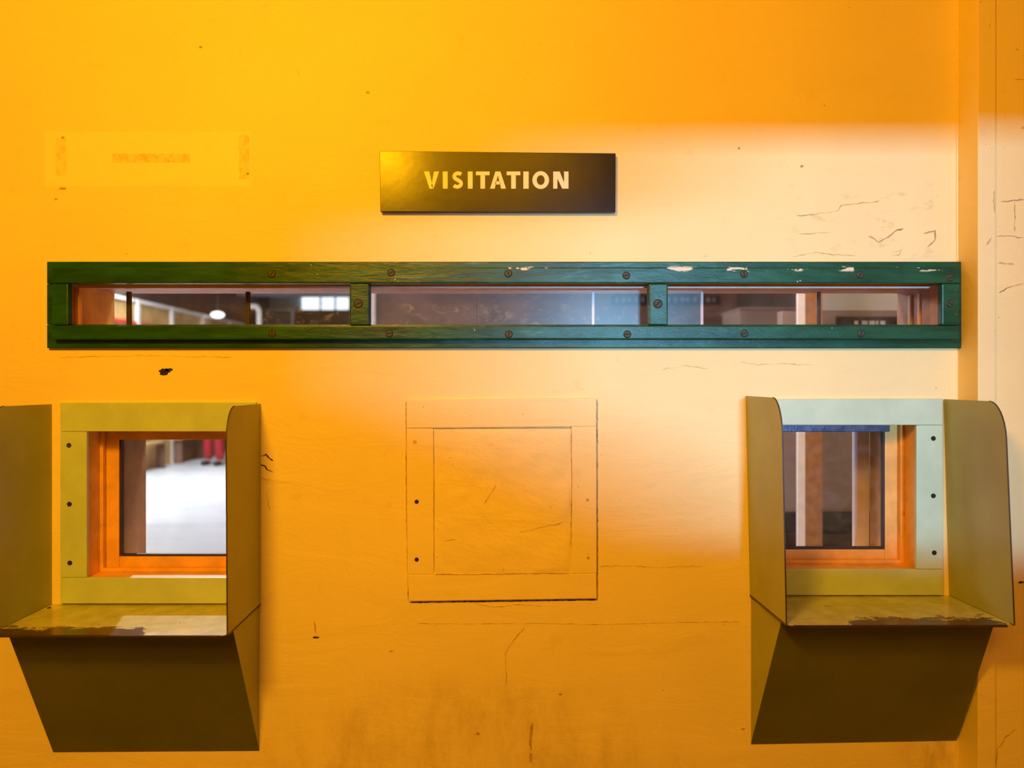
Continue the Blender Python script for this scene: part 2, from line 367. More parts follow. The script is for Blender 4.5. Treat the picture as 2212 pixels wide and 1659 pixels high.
# ------------------------------------------------------------------ privacy hoods: sheet-metal cheeks, shelf and sloped box
def sheet(name, pts, thick, mat, parent, normal, bevel=.0006):
    n = Vector(normal)*thick
    return finish(name, prism_bm(pts, [p+n for p in pts]), mat, parent, bevel=bevel, seg=1)
def cheek_outline(wt, wb, ft, fb, r=.045, seg=8):
    """wall-top, wall-bottom, front-top, front-bottom corners; the front-top one is rounded"""
    a = (wt-ft).normalized(); b = (fb-ft).normalized(); pts = [wb, wt]
    for i in range(seg+1):
        t = i/seg*math.pi/2
        pts.append(ft + a*r*(1-math.sin(t)) + b*r*1.55*(1-math.cos(t)))
    pts.append(fb)
    return pts
def hood(label, wl, wr, front, low, depth=.198, bodyd=.151, seed=0., worn=(0, 1)):
    yF = -depth
    t = empty('privacy_hood', ((P(*wl[1]).x+P(*wr[1]).x)/2, 0, P(*low[0]).z))
    tag(t, label, 'booth hood', 'pair of metal visiting hoods on the wall')
    yw = -.0008
    (wlt, wlb), (wrt, wrb) = wl, wr
    (flt, flb), (frt, frb) = front
    TK = .0022
    L = cheek_outline(P(*wlt, yw), P(*wlb, yw), P(*flt, yF), P(*flb, yF))
    R = cheek_outline(P(*wrt, yw), P(*wrb, yw), P(*frt, yF), P(*frb, yF))
    sheet('side_cheek', L, TK, M_hood, t, (-1, 0, 0)); sheet('side_cheek', R, TK, M_hood, t, (1, 0, 0))
    # worn dark line on the front edge of each cheek
    for o_, sgn in ((L, -1), (R, 1)):
        bm = bmesh.new(); pts = o_[2:]
        for a, b in zip(pts[:-1], pts[1:]):
            d = (b-a).normalized(); nrm = d.cross(Vector((1, 0, 0))).normalized()*.0009
            if nrm.y > 0: nrm = -nrm
            q = [a, b, b+nrm, a+nrm]; off = Vector((sgn*TK, 0, 0)); prism_bm([p+off*1.1-off*.05 for p in q], [p-off*.05 for p in q], bm)
        finish('cheek_edge', bm, M_edge, t)
    # shelf with rounded front corners and a turned-down lip
    a, b = P(*wlb, yw), P(*wrb, yw); c, d = P(*frb, yF), P(*flb, yF)
    rr = .012; out = [a, b]
    for i in range(5):
        q = i/4*math.pi/2; out.append(Vector((c.x-rr*(1-math.cos(q)), c.y+rr*(1-math.sin(q)), c.z)))
    for i in range(5):
        q = i/4*math.pi/2; out.append(Vector((d.x+rr*(1-math.sin(q)), d.y+rr*(1-math.cos(q)), d.z)))
    sm = shelf_mat('worn_shelf_paint', worn[0], worn[1], yF, seed)
    sh = finish('shelf', prism_bm(out, [p+Vector((0, 0, -.0022)) for p in out]), sm, t, bevel=.0006, seg=1)
    sh['label'] = 'worn shelf with paint rubbed off the front edge'
    lip = [out[2]+Vector((0, -.0003, -.0022))] + [p+Vector((0, -.0006, -.0022)) for p in out[3:11]] + [out[11]+Vector((0, 0, -.0022))]
    finish('shelf_edge', box_bm(d.x+rr, c.x-rr, yF-.0009, yF+.001, c.z-.0042, c.z-.0003), M_edge, t)
    # sloped box below
    bl, br, tl, tr_ = low       # bottom left/right at wall, top left/right at front (depth bodyd)
    BL, BR = P(*bl, yw), P(*br, yw); TL, TR = P(*tl, -bodyd), P(*tr_, -bodyd)
    zt = a.z-.006; TL.z = zt; TR.z = zt
    WL, WR = Vector((BL.x, yw, zt)), Vector((BR.x, yw, zt))
    WL.x = P(*wlb, yw).x; WR.x = P(*wrb, yw).x
    def tk(p, q): return [p, q]
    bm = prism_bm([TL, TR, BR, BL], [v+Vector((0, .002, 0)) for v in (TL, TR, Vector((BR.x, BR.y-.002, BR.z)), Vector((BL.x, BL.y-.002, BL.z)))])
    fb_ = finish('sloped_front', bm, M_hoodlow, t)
    gp = .0004
    for (Wp, Tp, Bp, s) in ((WL, TL, BL, 1), (WR, TR, BR, -1)):
        q = [Wp, Vector((Tp.x, Tp.y+.003, Tp.z)), Vector((Bp.x, Bp.y-.0001, Bp.z+.004))]
        q = [v+Vector((s*gp, 0, 0)) for v in q]
        finish('box_side', prism_bm(q, [v+Vector((s*.002, 0, 0)) for v in q]), M_hood, t)
    for (p, q, sx) in ((P(*wlb, yw), P(*flb, yF), -TK-.0006), (P(*wrb, yw), P(*frb, yF), .0006+TK)):
        k = [p+Vector((sx*.9, 0, .0022)), q+Vector((sx*.9, .002, .0022)), q+Vector((sx*.9, .002, -.0020)), p+Vector((sx*.9, 0, -.0020))]
        finish('seam', prism_bm(k, [v-Vector((sx*.5, 0, 0)) for v in k]), M_edge, t)
    box('top_rail', TL.x+.004, TR.x-.004, -bodyd+.006, -bodyd+.02, zt-.001, zt+.0035, M_edge, t)
    # screw in the back corner of the shelf
    cc = Vector((a.x+.012, -.03, a.z))
    bm = bmesh.new(); bmesh.ops.create_cone(bm, cap_ends=True, segments=10, radius1=.004, radius2=.003, depth=.002, matrix=Matrix.Translation(cc+Vector((0, 0, .001))))
    finish('screw', bm, M_screw, t)
    return t
h1 = hood('olive metal booth hood at the left picture edge, its worn shelf glinting white',
     ((112, 873), (112, 1305)), ((561, 872), (561, 1305)),
     (((-25, 879), (-25, 1372)), ((487, 879), (490, 1372))),
     ((115, 1625), (560, 1622), (14, 1378), (503, 1378)), seed=2.3, worn=(X(30), X(420)))
h2 = hood('olive metal booth hood beside the corner pier at right, its shelf dull',
     ((1613, 855), (1622, 1286)), ((2038, 862), (2050, 1286)),
     (((1690, 860), (1700, 1350)), ((2169, 868), (2190, 1350))),
     ((1622, 1608), (2066, 1600), (1689, 1346), (2150, 1352)), seed=5.1, worn=(X(1730), X(2060)))

# ------------------------------------------------------------------ long green window
w3 = empty('window_3', (0, 0, Z(752))); w3['kind'] = 'structure'
YB, YF = -.010, -.028
hx0, hy0, hx1, hy1 = HOLES['strip']
for q in (rect(101, 565, 2080, 613), rect(101, 701, 2080, 752)): slab('backing_board', q, YB, -.0002, M_green, w3, .002)
slab('backing_board', rect(101, 613.4, 147, 700.6), YB, -.0002, M_green, w3, .002)
slab('backing_board', rect(2035, 613.4, 2080, 700.6), YB, -.0002, M_green, w3, .002)
slab('rail', rect(112, 577, 2073, 612), YF, YB, M_green, w3, .003)
slab('rail', rect(112, 703, 2073, 733), YF, YB, M_green, w3, .003)
slab('stile', rect(112, 612.5, 147, 702.5), YF, YB, M_green, w3, .003)
slab('stile', rect(2035, 612.5, 2073, 702.5), YF, YB, M_green, w3, .003)
for m0, m1 in ((755, 797), (1402, 1443)): slab('mullion', rect(m0, 612.5, m1, 702.5), YF+.002, YB+.012, M_green, w3, .003)
def screw(px, py, parent, yf, r=.0085):
    c = P(px, py, yf)
    bm = disc_bm((c.x, c.y, c.z), r, .0016, 14, r2=r*.75)
    o = finish('screw', bm, M_screw, parent)
    a = random.uniform(0, 3.1); dx, dz = math.cos(a)*r*.6, math.sin(a)*r*.6; ex, ez = -math.sin(a)*r*.13, math.cos(a)*r*.13
    q = [Vector((c.x+s*dx+t*ex, c.y-.0018, c.z+s*dz+t*ez)) for s, t in ((-1,-1), (1,-1), (1,1), (-1,1))]
    finish('slot', prism_bm(q, [v+Vector((0, .0008, 0)) for v in q]), M_hole, None).parent = o
for px, py in ((587, 592), (845, 589), (1098, 591), (1353, 595), (1607, 592), (1858, 594), (2052, 600), (588, 720), (841, 720), (1099, 722), (1355, 722), (1608, 720), (1860, 720), (2052, 656)):
    screw(px, py, w3, YF)
screw(774, 656, w3, YF+.002, .010); screw(1421, 656, w3, YF+.002, .010)
# reveal of the strip opening, seen from below
ax0, ax1, az0, az1 = X(hx0), X(hx1), Z(hy1), Z(hy0)
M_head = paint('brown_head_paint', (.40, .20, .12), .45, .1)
M_pale = paint('pale_bead_paint', (.80, .62, .55), .5, .05)
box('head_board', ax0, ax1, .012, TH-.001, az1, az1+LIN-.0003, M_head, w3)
box('sill_board', ax0, ax1, .001, TH-.001, az0-LIN+.0003, az0, M_orange, w3)
box('head_bead', ax0+.01, ax1-.01, .020, .034, az1-.009, az1, M_pale, w3, .001)
box('reveal_end', ax0-LIN+.0003, ax0, .001, TH-.001, az0, az1, M_orange, w3)
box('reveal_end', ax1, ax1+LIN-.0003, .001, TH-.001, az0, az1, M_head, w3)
box('end_bead', ax0, ax0+.012, .022, .034, az0, az1-.006, M_orange, w3, .001)
box('end_bead', X(1966, .12), X(1977, .12), .12, .132, az0, az1-.012, M_pale, w3, .001)
box('end_bead', X(1986, .085), X(1993, .085), .085, .095, az0, az1-.012, M_pale, w3, .001)
gx = [ax0] + [X(p, .05) for p in (275, 533, 776, 1030, 1282, 1518, 1772)] + [ax1]
for i in range(len(gx)-1):
    mid = 2 <= i <= 5
    box('glass_pane', gx[i]+.0008, gx[i+1]-.0008, .048, .053, az0, az1, M_glass_dirty if mid else M_glass, w3)
M_joint = paint('pale_glazing_joint', (.72, .60, .58), .3, .05)
for i, p in enumerate((275, 533, 1282, 1518, 1772)):
    dk = i < 2
    j = box('glazing_joint', X(p, .05)-(.0045 if dk else .003), X(p, .05)+(.0045 if dk else .003), .054, .062, az0, az1-.012, M_gasket if dk or i == 4 else M_joint, w3, .001)

# ------------------------------------------------------------------ the sign
sg = empty('wall_sign', (X(1075), 0, Z(457)))
tag(sg, 'dark brown glossy rectangular sign with white letters, above the green window', 'sign')
SF = -.014
slab('sign_board', [(820, 326), (1330, 331), (1329.5, 458), (821.5, 457)], SF, SF+.009, M_sign, sg, .0008)
slab('mounting_pad', rect(860, 345, 930, 440), SF+.009, -.0002, M_gasket, sg, .0005)
slab('mounting_pad', rect(1220, 348, 1290, 442), SF+.009, -.0002, M_gasket, sg, .0005)
for px, w_ in ((1018, 7), (1078, 7), (1108, 4), (1205, 4)):
    bm = bmesh.new(); c = P(px, 327+(px-820)*.0098, SF); bmesh.ops.create_icosphere(bm, subdivisions=2, radius=.0016, matrix=Matrix.Translation((c.x, SF+.003, c.z+.0006)) @ Matrix.Diagonal((w_/3.2, 1, .9, 1)))
    finish('glue_bead', bm, M_mark, sg)
def letter(polys):
    """polygons in photo pixels -> one raised letter"""
    bm = bmesh.new()
    for q in polys:
        f = [P(x, y, SF-.0008) for x, y in q]; prism_bm(f, [Vector((v.x, SF+.0002, v.z)) for v in f], bm)
    finish('letter', bm, M_letter, sg)
T, B = 370.5, 407.5
def I(x0, x1): letter([rect(x0, T, x1, B)])
def TT(x0, x1):
    c = (x0+x1)/2; letter([[(x0, T), (x1, T), (x1, T+8), (x0, T+8)], [(c-5, T+8), (c+5, T+8), (c+5, B), (c-5, B)]])
def strip(pts, w):
    out = []
    for i in range(len(pts)-1):
        a, b = Vector(pts[i]), Vector(pts[i+1])
        def nrm(k):
            p = Vector(pts[max(0, k-1)]); q = Vector(pts[min(len(pts)-1, k+1)]); d = (q-p).normalized(); return Vector((-d.y, d.x))*w/2
        n0, n1 = nrm(i), nrm(i+1)
        out.append([tuple(a+n0), tuple(b+n1), tuple(b-n1), tuple(a-n0)])
    return out
letter([[(916, T), (927, T), (936, B), (928, B)], [(937.5, T), (948.5, T), (936.5, B), (932, B-6)]])
I(956.5, 967)
spts = []
for i in range(9):
    a = math.radians(-35-i*(205/8)); spts.append((989.5+8.8*math.cos(a), 380+7.0*math.sin(a)))
cs = [(x, y) for x, y in spts]
low = []
for i in range(9):
    a = math.radians(-75+i*(215/8)); low.append((988+8.6*math.cos(a), 397.5+7.0*math.sin(a)))
sp = []
# S: upper bowl counter-clockwise, diagonal, lower bowl clockwise
for i in range(9):
    a = math.radians(-38-i*26); sp.append((989.5+8.4*math.cos(a), 381+6.8*math.sin(a)))
for i in range(9):
    a = math.radians(-62+i*26); sp.append((987.5+8.6*math.cos(a), 396.6+7.0*math.sin(a)))
letter(strip(sp, 8.2))
I(1010.5, 1021)
TT(1028, 1057.5)
letter([[(1070, T), (1075.5, T), (1075.5, T+8), (1068.6, B), (1058.5, B)], [(1075.5, T), (1081, T), (1093, B), (1082.5, B), (1075.5, T+8)], [(1071.2, 391.5), (1079.2, 391.5), (1081.5, 398.5), (1069.3, 398.5)]])
TT(1094.5, 1124)
I(1130.5, 1142)
ring = [(1168+13.3*math.cos(math.radians(a)), 389+15.2*math.sin(math.radians(a))) for a in range(0, 361, 18)]
letter(strip(ring[:-1]+[ring[0]], 9.2) if False else [[(1168+18*math.cos(a0), 389+19.3*math.sin(a0)), (1168+18*math.cos(a1), 389+19.3*math.sin(a1)), (1168+8.6*math.cos(a1), 389+10.6*math.sin(a1)), (1168+8.6*math.cos(a0), 389+10.6*math.sin(a0))] for a0, a1 in [(2*math.pi*i/24, 2*math.pi*(i+1)/24) for i in range(24)]])
letter([rect(1195, T, 1204, B), rect(1218.5, T, 1228, B), [(1204, T), (1209, T), (1218.5, B-13), (1218.5, B), (1214.5, B), (1204, T+15)]])

# ------------------------------------------------------------------ painted-over cover panel
M_panel = wall_paint('ochre_panel_paint', marks=False)
cp = empty('cover_panel', (X(1084), 0, Z(1300)))
tag(cp, 'square boarded-up opening painted ochre like the wall, between the two hoods', 'panel')
PF = -.009
slab('frame_board', [(878, 864), (1288, 859), (1288, 921), (878, 925)], PF, -.0001, M_panel, cp, .0016)
slab('frame_board', [(880, 1241), (1288, 1239), (1289, 1293), (884, 1299)], PF, -.0001, M_panel, cp, .0016)
slab('frame_board', [(878, 925.6), (936, 925.2), (937, 1240.4), (880, 1240.6)], PF+.0004, -.0001, M_panel, cp, .0014)
slab('frame_board', [(1234, 921.6), (1288, 921), (1289, 1238.6), (1234, 1238.8)], PF+.0003, -.0001, M_panel, cp, .0014)
# hand-plastered infill: a gently lumpy surface
from mathutils import noise as mn
bm = bmesh.new(); N = 48; g_ = []
for j in range(N+1):
    row = []
    for i in range(N+1):
        u, v_ = i/N, j/N; px, py = 937.5+u*296, 925.6+v_*314
        e = min(u, 1-u, v_, 1-v_); e = min(1, e/.03)
        h = mn.fractal(Vector((u*3.2+4, v_*4.2, .3)), .9, 2.2, 5)*.0024 + mn.noise(Vector((u*9, v_*9, 2)))*.0006
        p = P(px, py, 0); row.append(bm.verts.new((p.x, PF+.0021-e*.0014-h*e, p.z)))
    g_.append(row)
for j in range(N):
    for i in range(N): bm.faces.new([g_[j][i], g_[j+1][i], g_[j+1][i+1], g_[j][i+1]])
rim = g_[0][:] + [r[-1] for r in g_[1:]] + g_[-1][-2::-1] + [r[0] for r in g_[-2:0:-1]]
rb = [bm.verts.new((v.co.x, -.0001, v.co.z)) for v in rim]
for i in range(len(rim)): bm.faces.new([rim[i], rim[(i+1) % len(rim)], rb[(i+1) % len(rim)], rb[i]])
bm.faces.new(rb[::-1])
finish('plaster_infill', bm, M_panel, cp, smooth=False)
for px, py, m_, r in ((896, 955, M_crack, .005), (900, 1084, M_hole, .0055), (900, 1209, M_hole, .0055), (1269, 1080, M_crack, .004), (1271, 1205, M_crack2, .004)):
    c = P(px, py, PF); finish('screw_hole', disc_bm((c.x, PF+.001, c.z), r, .0014, 9, r2=r*.7), m_, cp)

# ------------------------------------------------------------------ marks on the wall (chips, scuffs and cracks)
def ribbon(name, pts, w, mat, y=0.0, parent=None, jit=1.2, proud=.0005):
    rnd = random.Random(int(pts[0][0]*7+pts[0][1])); fine = []
    for a, b in zip(pts[:-1], pts[1:]):
        L = math.hypot(b[0]-a[0], b[1]-a[1]); n = max(2, int(L/6))
        for i in range(n): fine.append((a[0]+(b[0]-a[0])*i/n+rnd.uniform(-jit, jit), a[1]+(b[1]-a[1])*i/n+rnd.uniform(-jit, jit)))
    fine.append(pts[-1]); bm = bmesh.new(); up = []; dn = []
    for i, p in enumerate(fine):
        q0 = fine[max(0, i-1)]; q1 = fine[min(len(fine)-1, i+1)]; d = Vector((q1[0]-q0[0], q1[1]-q0[1])).normalized()
        ww = w*rnd.uniform(.35, 1.0)*(.25 if i in (0, len(fine)-1) else 1)/2; n_ = Vector((-d.y, d.x))*ww
        up.append((p[0]+n_.x, p[1]+n_.y)); dn.append((p[0]-n_.x, p[1]-n_.y))
    for yy in (0,):
        vu = [bm.verts.new(P(*p, y-proud)) for p in up]; vd = [bm.verts.new(P(*p, y-proud)) for p in dn]
        bu = [bm.verts.new(P(*p, y+.0002)) for p in up]; bd = [bm.verts.new(P(*p, y+.0002)) for p in dn]
        for i in range(len(fine)-1):
            bm.faces.new([vu[i], vu[i+1], vd[i+1], vd[i]]); bm.faces.new([vu[i], bu[i], bu[i+1], vu[i+1]]); bm.faces.new([vd[i], vd[i+1], bd[i+1], bd[i]])
    return finish(name, bm, mat, parent or wall)
def blot(name, cx, cy, rx, ry, mat, y=0.0, parent=None, n=14):
    rnd = random.Random(int(cx*3+cy)); q = []
    for i in range(n):
        a = 2*math.pi*i/n; k = rnd.uniform(.55, 1.1); q.append((cx+rx*k*math.cos(a), cy+ry*k*math.sin(a)))
    f = [P(*p, y-.0006) for p in q]; return finish(name, prism_bm(f, [Vector((v.x, y+.0002, v.z)) for v in f]), mat, parent or wall)
for pts, w_, m_, yy_ in (([(877, 866), (878, 1100), (882, 1300)], 3.2, M_crack, 0), ([(1290, 862), (1290.5, 1100), (1291, 1294)], 3.6, M_crack, 0), ([(884, 1301.5), (1100, 1298.5), (1290, 1295.5)], 3.2, M_mark, 0),
                        ([(938, 1241), (1080, 1240), (1232, 1238.5)], 2.4, M_crack, PF-.0003), ([(1234, 924), (1235, 1050), (1233, 1180)], 2.2, M_crack, PF-.0003), ([(936, 930), (937, 1080), (937, 1236)], 1.6, M_crack2, PF-.0003), ([(938, 925), (1100, 924), (1232, 922)], 1.6, M_crack2, PF-.0003)):
    ribbon('seam', pts, w_, m_, yy_, cp, jit=.5)
ribbon('crack', [(1046, 1088), (1058, 1066), (1070, 1048)], 2.2, M_crack2, PF+.001, cp); ribbon('crack', [(960, 1170), (978, 1165), (986, 1168)], 2.4, M_crack, PF+.001, cp)
ribbon('crack', [(1120, 1150), (1160, 1142), (1215, 1128)], 1.8, M_crack2, PF+.001, cp)
blot('paint_chip', 354, 803, 15, 8, M_hole); blot('paint_chip', 364, 799, 9, 4, M_hole)
blot('paint_chip', 682, 1377, 8, 3, M_mark); ribbon('scuff', [(678, 1343), (683, 1368)], 4, M_crack)
for cx, cy, r in ((135, 407, 9), (120, 430, 4), (136, 297, 4), (795, 200, 5), (1732, 359, 4), (845, 1407, 6), (535, 375, 4), (433, 102, 4), (1605, 1575, 6), (1210, 1500, 4), (1032, 1585, 5), (1597, 320, 4)):
    blot('paint_chip', cx, cy, r, r*.35 if r > 5 else r*.7, M_crack)
blot('paint_chip', 1523, 553, 5, 3, M_pale)
ribbon('scuff', [(564, 985), (574, 982), (582, 990), (590, 996)], 4, M_mark); ribbon('scuff', [(562, 1003), (573, 1007), (577, 1015), (590, 1020)], 4, M_mark)
ribbon('scuff', [(563, 1028), (575, 1037), (585, 1036)], 3, M_crack); ribbon('scuff', [(576, 1060), (583, 1105)], 2, M_crack2)
ribbon('crack', [(1150, 1560), (1145, 1600), (1148, 1622)], 7, M_crack); blot('crack', 1146, 1637, 4, 14, M_crack); ribbon('crack', [(1134, 1355), (1108, 1385), (1092, 1412), (1095, 1480)], 2.5, M_crack)
ribbon('crack', [(1720, 466), (1755, 463), (1790, 458), (1812, 455), (1816, 443), (1850, 440), (1900, 434)], 3.0, M_crack2)
ribbon('crack', [(1876, 510), (1898, 522), (1920, 512), (1938, 497), (1952, 494)], 4.0, M_crack)
ribbon('crack', [(1725, 505), (1760, 504), (1795, 501)], 3.0, M_crack2); ribbon('crack', [(1995, 504), (2020, 498), (2020, 520), (2003, 534)], 4, M_crack)
ribbon('crack', [(1925, 545), (1948, 540), (1942, 552), (1928, 550)], 2.5, M_crack2); ribbon('crack', [(1710, 555), (1760, 545), (1800, 550), (1850, 552)], 2.2, M_crack2)
ribbon('crack', [(900, 1347), (1010, 1348), (1140, 1346), (1300, 1349), (1500, 1344), (1600, 1343)], 1.8, M_crack2, jit=.7)
ribbon('crack', [(1295, 1224), (1345, 1222), (1420, 1226), (1520, 1222)], 1.8, M_crack2)
ribbon('crack', [(1020, 1303), (1070, 1312), (1120, 1306), (1170, 1309)], 2.6, M_crack2)
ribbon('crack', [(130, 772), (300, 768), (500, 772)], 1.6, M_crack2); ribbon('scuff', [(640, 150), (650, 170)], 2, M_crack2)
ribbon('scuff', [(1430, 798), (1480, 790), (1530, 797)], 2, M_crack2)
ribbon('scuff', [(1600, 782), (1640, 788), (1690, 786), (1760, 789)], 2, M_crack2)
wc = bpy.data.objects['wall_corner']; tr1 = bpy.data.objects['trim_1']
YC = JY+.006
for pts, w_, m_ in (([(2162, 436), (2190, 433), (2212, 431)], 5, M_crack), ([(2150, 511), (2180, 510), (2212, 514)], 3, M_crack2), ([(2155, 568), (2190, 570)], 4, M_crack), ([(2157, 633), (2180, 620), (2212, 613)], 3, M_crack), ([(2192, 437), (2192, 500)], 3, M_crack2), ([(2150, 1659), (2155, 1620), (2175, 1590), (2195, 1575)], 2.5, M_crack), ([(2190, 170), (2212, 172)], 3, M_crack)):
    ribbon('scuff', pts, w_, m_, YC, wc)
blot('paint_chip', 2206, 1258, 8, 3, M_mark, YC, wc)
for pts, w_, m_ in (([(2147, 410), (2148, 460)], 3, M_crack2), ([(2132, 530), (2142, 512)], 4, M_crack2), ([(2138, 50), (2139, 58)], 5, M_crack)):
    ribbon('scuff', pts, w_, m_, JY, tr1)
for a, b, c, d in ((2118, 130, 2110, 100), (2100, 150, 2108, 140)):
    pass

# ------------------------------------------------------------------ the hall beyond the wall
def bz(name, px0, py0, px1, py1, y, depth, mat, parent=None, bevel=0.0):
    """box whose front face covers these pixels on plane y"""
    return box(name, X(px0, y), X(px1, y), y, y+depth, Z(py1, y), Z(py0, y), mat, parent, bevel)
m_fl, nt_, b_ = NT('polished_concrete'); g0 = G(nt_)
g0.link(g0.mix(g0.ramp(g0.noise(.9, 6, .6, g0.vec((.4, 1.5, 1))), .3, .7), (.58, .62, .66), (.80, .82, .83)), b_.inputs['Base Color']); b_.inputs['Roughness'].default_value = .25
tag(box('floor_beyond', -9, 6, TH, 17.2, -.1, 0, m_fl), kind='structure')
M_grey = paint('grey_hall_paint', (.58, .56, .53), .7, .06, .2, 2)
M_tan = paint('tan_cell_panel', (.60, .36, .13), .6, .15, .2, 3)
M_cream = paint('cream_post', (.80, .72, .66), .6, .05)
M_umber = paint('umber_partition', (.17, .095, .07), .6, .15, .2, 3)
M_red = paint('red_band', (.60, .05, .03), .5, .05)
M_dgreen = paint('black_green_dado', (.012, .022, .014), .5, .2)
M_mauve = paint('mauve_brown_wall', (.30, .22, .19), .7, .08, .2, 2)
M_black = paint('black_board', (.01, .01, .012), .4, .1)
tag(box('ceiling_beyond', -9, 6, TH, 17.2, 3.6, 3.7, M_grey), kind='structure')
tag(box('wall_beyond_back', -9, 6, 17.0, 17.2, 0, 3.6, M_grey), kind='structure')
tag(box('wall_beyond_left', -6.3, -6.1, TH, 17.0, 0, 3.6, M_umber), kind='structure')
tag(box('wall_beyond_right', 4.8, 5.0, TH, 17.0, 0, 3.6, M_mauve), kind='structure')
tag(box('wall_beyond_near', -9, XL, 0, TH, 0, 3.6, M_wall2), kind='structure')
for i, yy in enumerate((9.6, 12.2, 14.8)):
    tag(box('trim_%d' % (i+3), -6.1, 4.8, yy, yy+.25, 3.3, 3.6, M_grey), kind='structure')
# tan cell fronts with pale posts along the left side
cf = empty('cell_front', (-5.8, 12, 0)); tag(cf, 'row of tan cell panels between pale posts beyond the glass, floor running up to it', 'partition')
ys = [8.2, 8.95, 9.84, 11.0, 12.25, 13.6, 15.0, 16.6]
for i, (a, b) in enumerate(zip(ys[:-1], ys[1:])):
    box('post', -5.86, -5.76, a-.045, a+.045, 0, 2.66, M_cream, cf, .006)
    box('panel', -5.84, -5.80, a+.05, b-.05, .42, 2.60, M_tan, cf, .004)
    box('kick_board', -5.86, -5.78, a+.05, b-.05, 0, .40, M_umber if i % 2 else M_tan, cf, .004)
    box('top_band', -5.85, -5.77, a+.05, b-.05, 2.60, 2.66, M_cream, cf)
    box('red_rail', -5.795, -5.765, a+.05, b-.05, 2.25, 2.31, M_red, cf)
# low brown benches along the cell fronts
for i, yy in enumerate((9.9, 11.4, 12.9)):
    b_e = empty('bench', (-5.5, yy, 0)); tag(b_e, 'low brown bench %s along the tan cell fronts, through the left window' % ('nearest the camera', 'in mid row', 'farthest off')[i], 'bench', 'benches along the cell fronts')
    box('seat', -5.74, -5.58, yy-.5, yy+.5, .40, .44, M_tan, b_e, .004)
    for s in (-1, 1): box('leg', -5.72, -5.60, yy+s*.42-.03, yy+s*.42+.03, 0, .40, M_umber, b_e, .003)
# back wall window, door, fittings
w4 = empty('window_4', (X(700, 16.9), 16.9, Z(670, 16.9))); w4['kind'] = 'structure'
M_sky = emit('daylit_window', (.75, .88, 1), 1.5)
bz('pane', 652, 636, 690, 669, 16.92, .03, M_sky, w4); bz('pane', 694, 636, 722, 669, 16.92, .03, M_sky, w4); bz('pane', 726, 636, 752, 669, 16.92, .03, M_sky, w4)
bz('window_bar', 690.4, 636, 693.6, 669, 16.9, .06, M_umber, w4); bz('window_bar', 722.4, 636, 725.6, 669, 16.9, .06, M_umber, w4)
bz('sill', 645, 669.3, 790, 673, 16.8, .15, M_umber, w4)
o = box('back_dado', X(636, 16.7), X(800, 16.7), 16.75, 16.99, 0, Z(672, 16.7), M_umber); tag(o, 'brown wooden partition under the bright far window', 'partition')
d1 = empty('door_1', (X(602, 16.5), 16.5, 0)); d1['kind'] = 'structure'
box('door_leaf', X(578, 16.5), X(628, 16.5), 16.5, 16.56, 0, Z(676, 16.5), M_mauve, d1, .01); box('door_frame', X(573, 16.5), X(577, 16.5), 16.48, 16.58, 0, Z(672, 16.5), M_cream, d1); box('door_frame', X(629, 16.5), X(633, 16.5), 16.48, 16.58, 0, Z(672, 16.5), M_cream, d1); box('door_frame', X(573, 16.5), X(633, 16.5), 16.48, 16.58, Z(671, 16.5), Z(668, 16.5), M_cream, d1)
# pale curved pipe
cu = bpy.data.curves.new('bent_pipe', 'CURVE'); cu.dimensions = '3D'; cu.bevel_depth = .05; cu.bevel_resolution = 3
sp_ = cu.splines.new('POLY'); yy = 12.0; pts = [(548, 940), (560, 940)]
pp = [(560, 1180)] + [(560, y_) for y_ in (760, 700)] + [(550+10*math.cos(math.radians(a)), 676-14*math.sin(math.radians(a))) for a in range(0, 91, 15)] + [(536, 662)]
sp_.points.add(len(pp)-1)
for i, (a, b) in enumerate(pp):
    p = P(a, b, yy); sp_.points[i].co = (p.x, p.y, max(0, p.z), 1)
cu.materials.append(M_cream); o_ = bpy.data.objects.new('bent_pipe_curve', cu); COL.objects.link(o_)
me_ = bpy.data.meshes.new_from_object(o_.evaluated_get(bpy.context.evaluated_depsgraph_get())); bpy.data.objects.remove(o_)
o = bpy.data.objects.new('bent_pipe', me_); COL.objects.link(o); tag(o, 'pale bent pipe standing in the hall beyond the left green-framed pane', 'pipe')
# ceiling lamps in the hall
for (px, py, y_, lab) in ((470, 680, 12.4, 'small bright oval lamp hanging in the hall behind the left green-framed pane'),):
    l = empty('hanging_lamp', (*P(px, py, y_)[:2], P(px, py, y_).z)); tag(l, lab, 'lamp')
    bm = bmesh.new(); bmesh.ops.create_uvsphere(bm, u_segments=20, v_segments=12, radius=.11, matrix=Matrix.Translation(P(px, py, y_)) @ Matrix.Diagonal((1.15, 1, .6, 1)))
    finish('lamp_globe', bm, emit('lamp_glow', (.95, .97, 1), 2.2), l, smooth=True)
    p = P(px, py, y_); box('stem', p.x-.012, p.x+.012, p.y-.012, p.y+.012, p.z+.07, 3.6, M_umber, l)
# brown partition across the middle of the hall
tag(box('wall_beyond_middle', X(812, 6.4), X(1592, 6.4), 6.4, 6.5, 0, 3.6, M_umber), kind='structure')
tag(box('trim_6', X(799, 6.39), X(811, 6.39), 6.38, 6.5, 0, 3.6, M_cream), kind='structure')
bs = empty('notice_board', (X(1440, 6.3), 6.39, Z(658, 6.3))); tag(bs, 'long black lettered board high on the brown partition, right of centre', 'sign')
bz('board', 1322, 637, 1556, 657, 6.35, .045, M_black, bs, .003)
M_greyl = paint('grey_letter', (.22, .20, .22), .6, .05)
for k in range(16):
    px = 1330+k*14+random.uniform(-1, 1); bz('letter', px, 642, px+random.choice((5, 8, 8)), 652, 6.343, .006, M_greyl, bs)
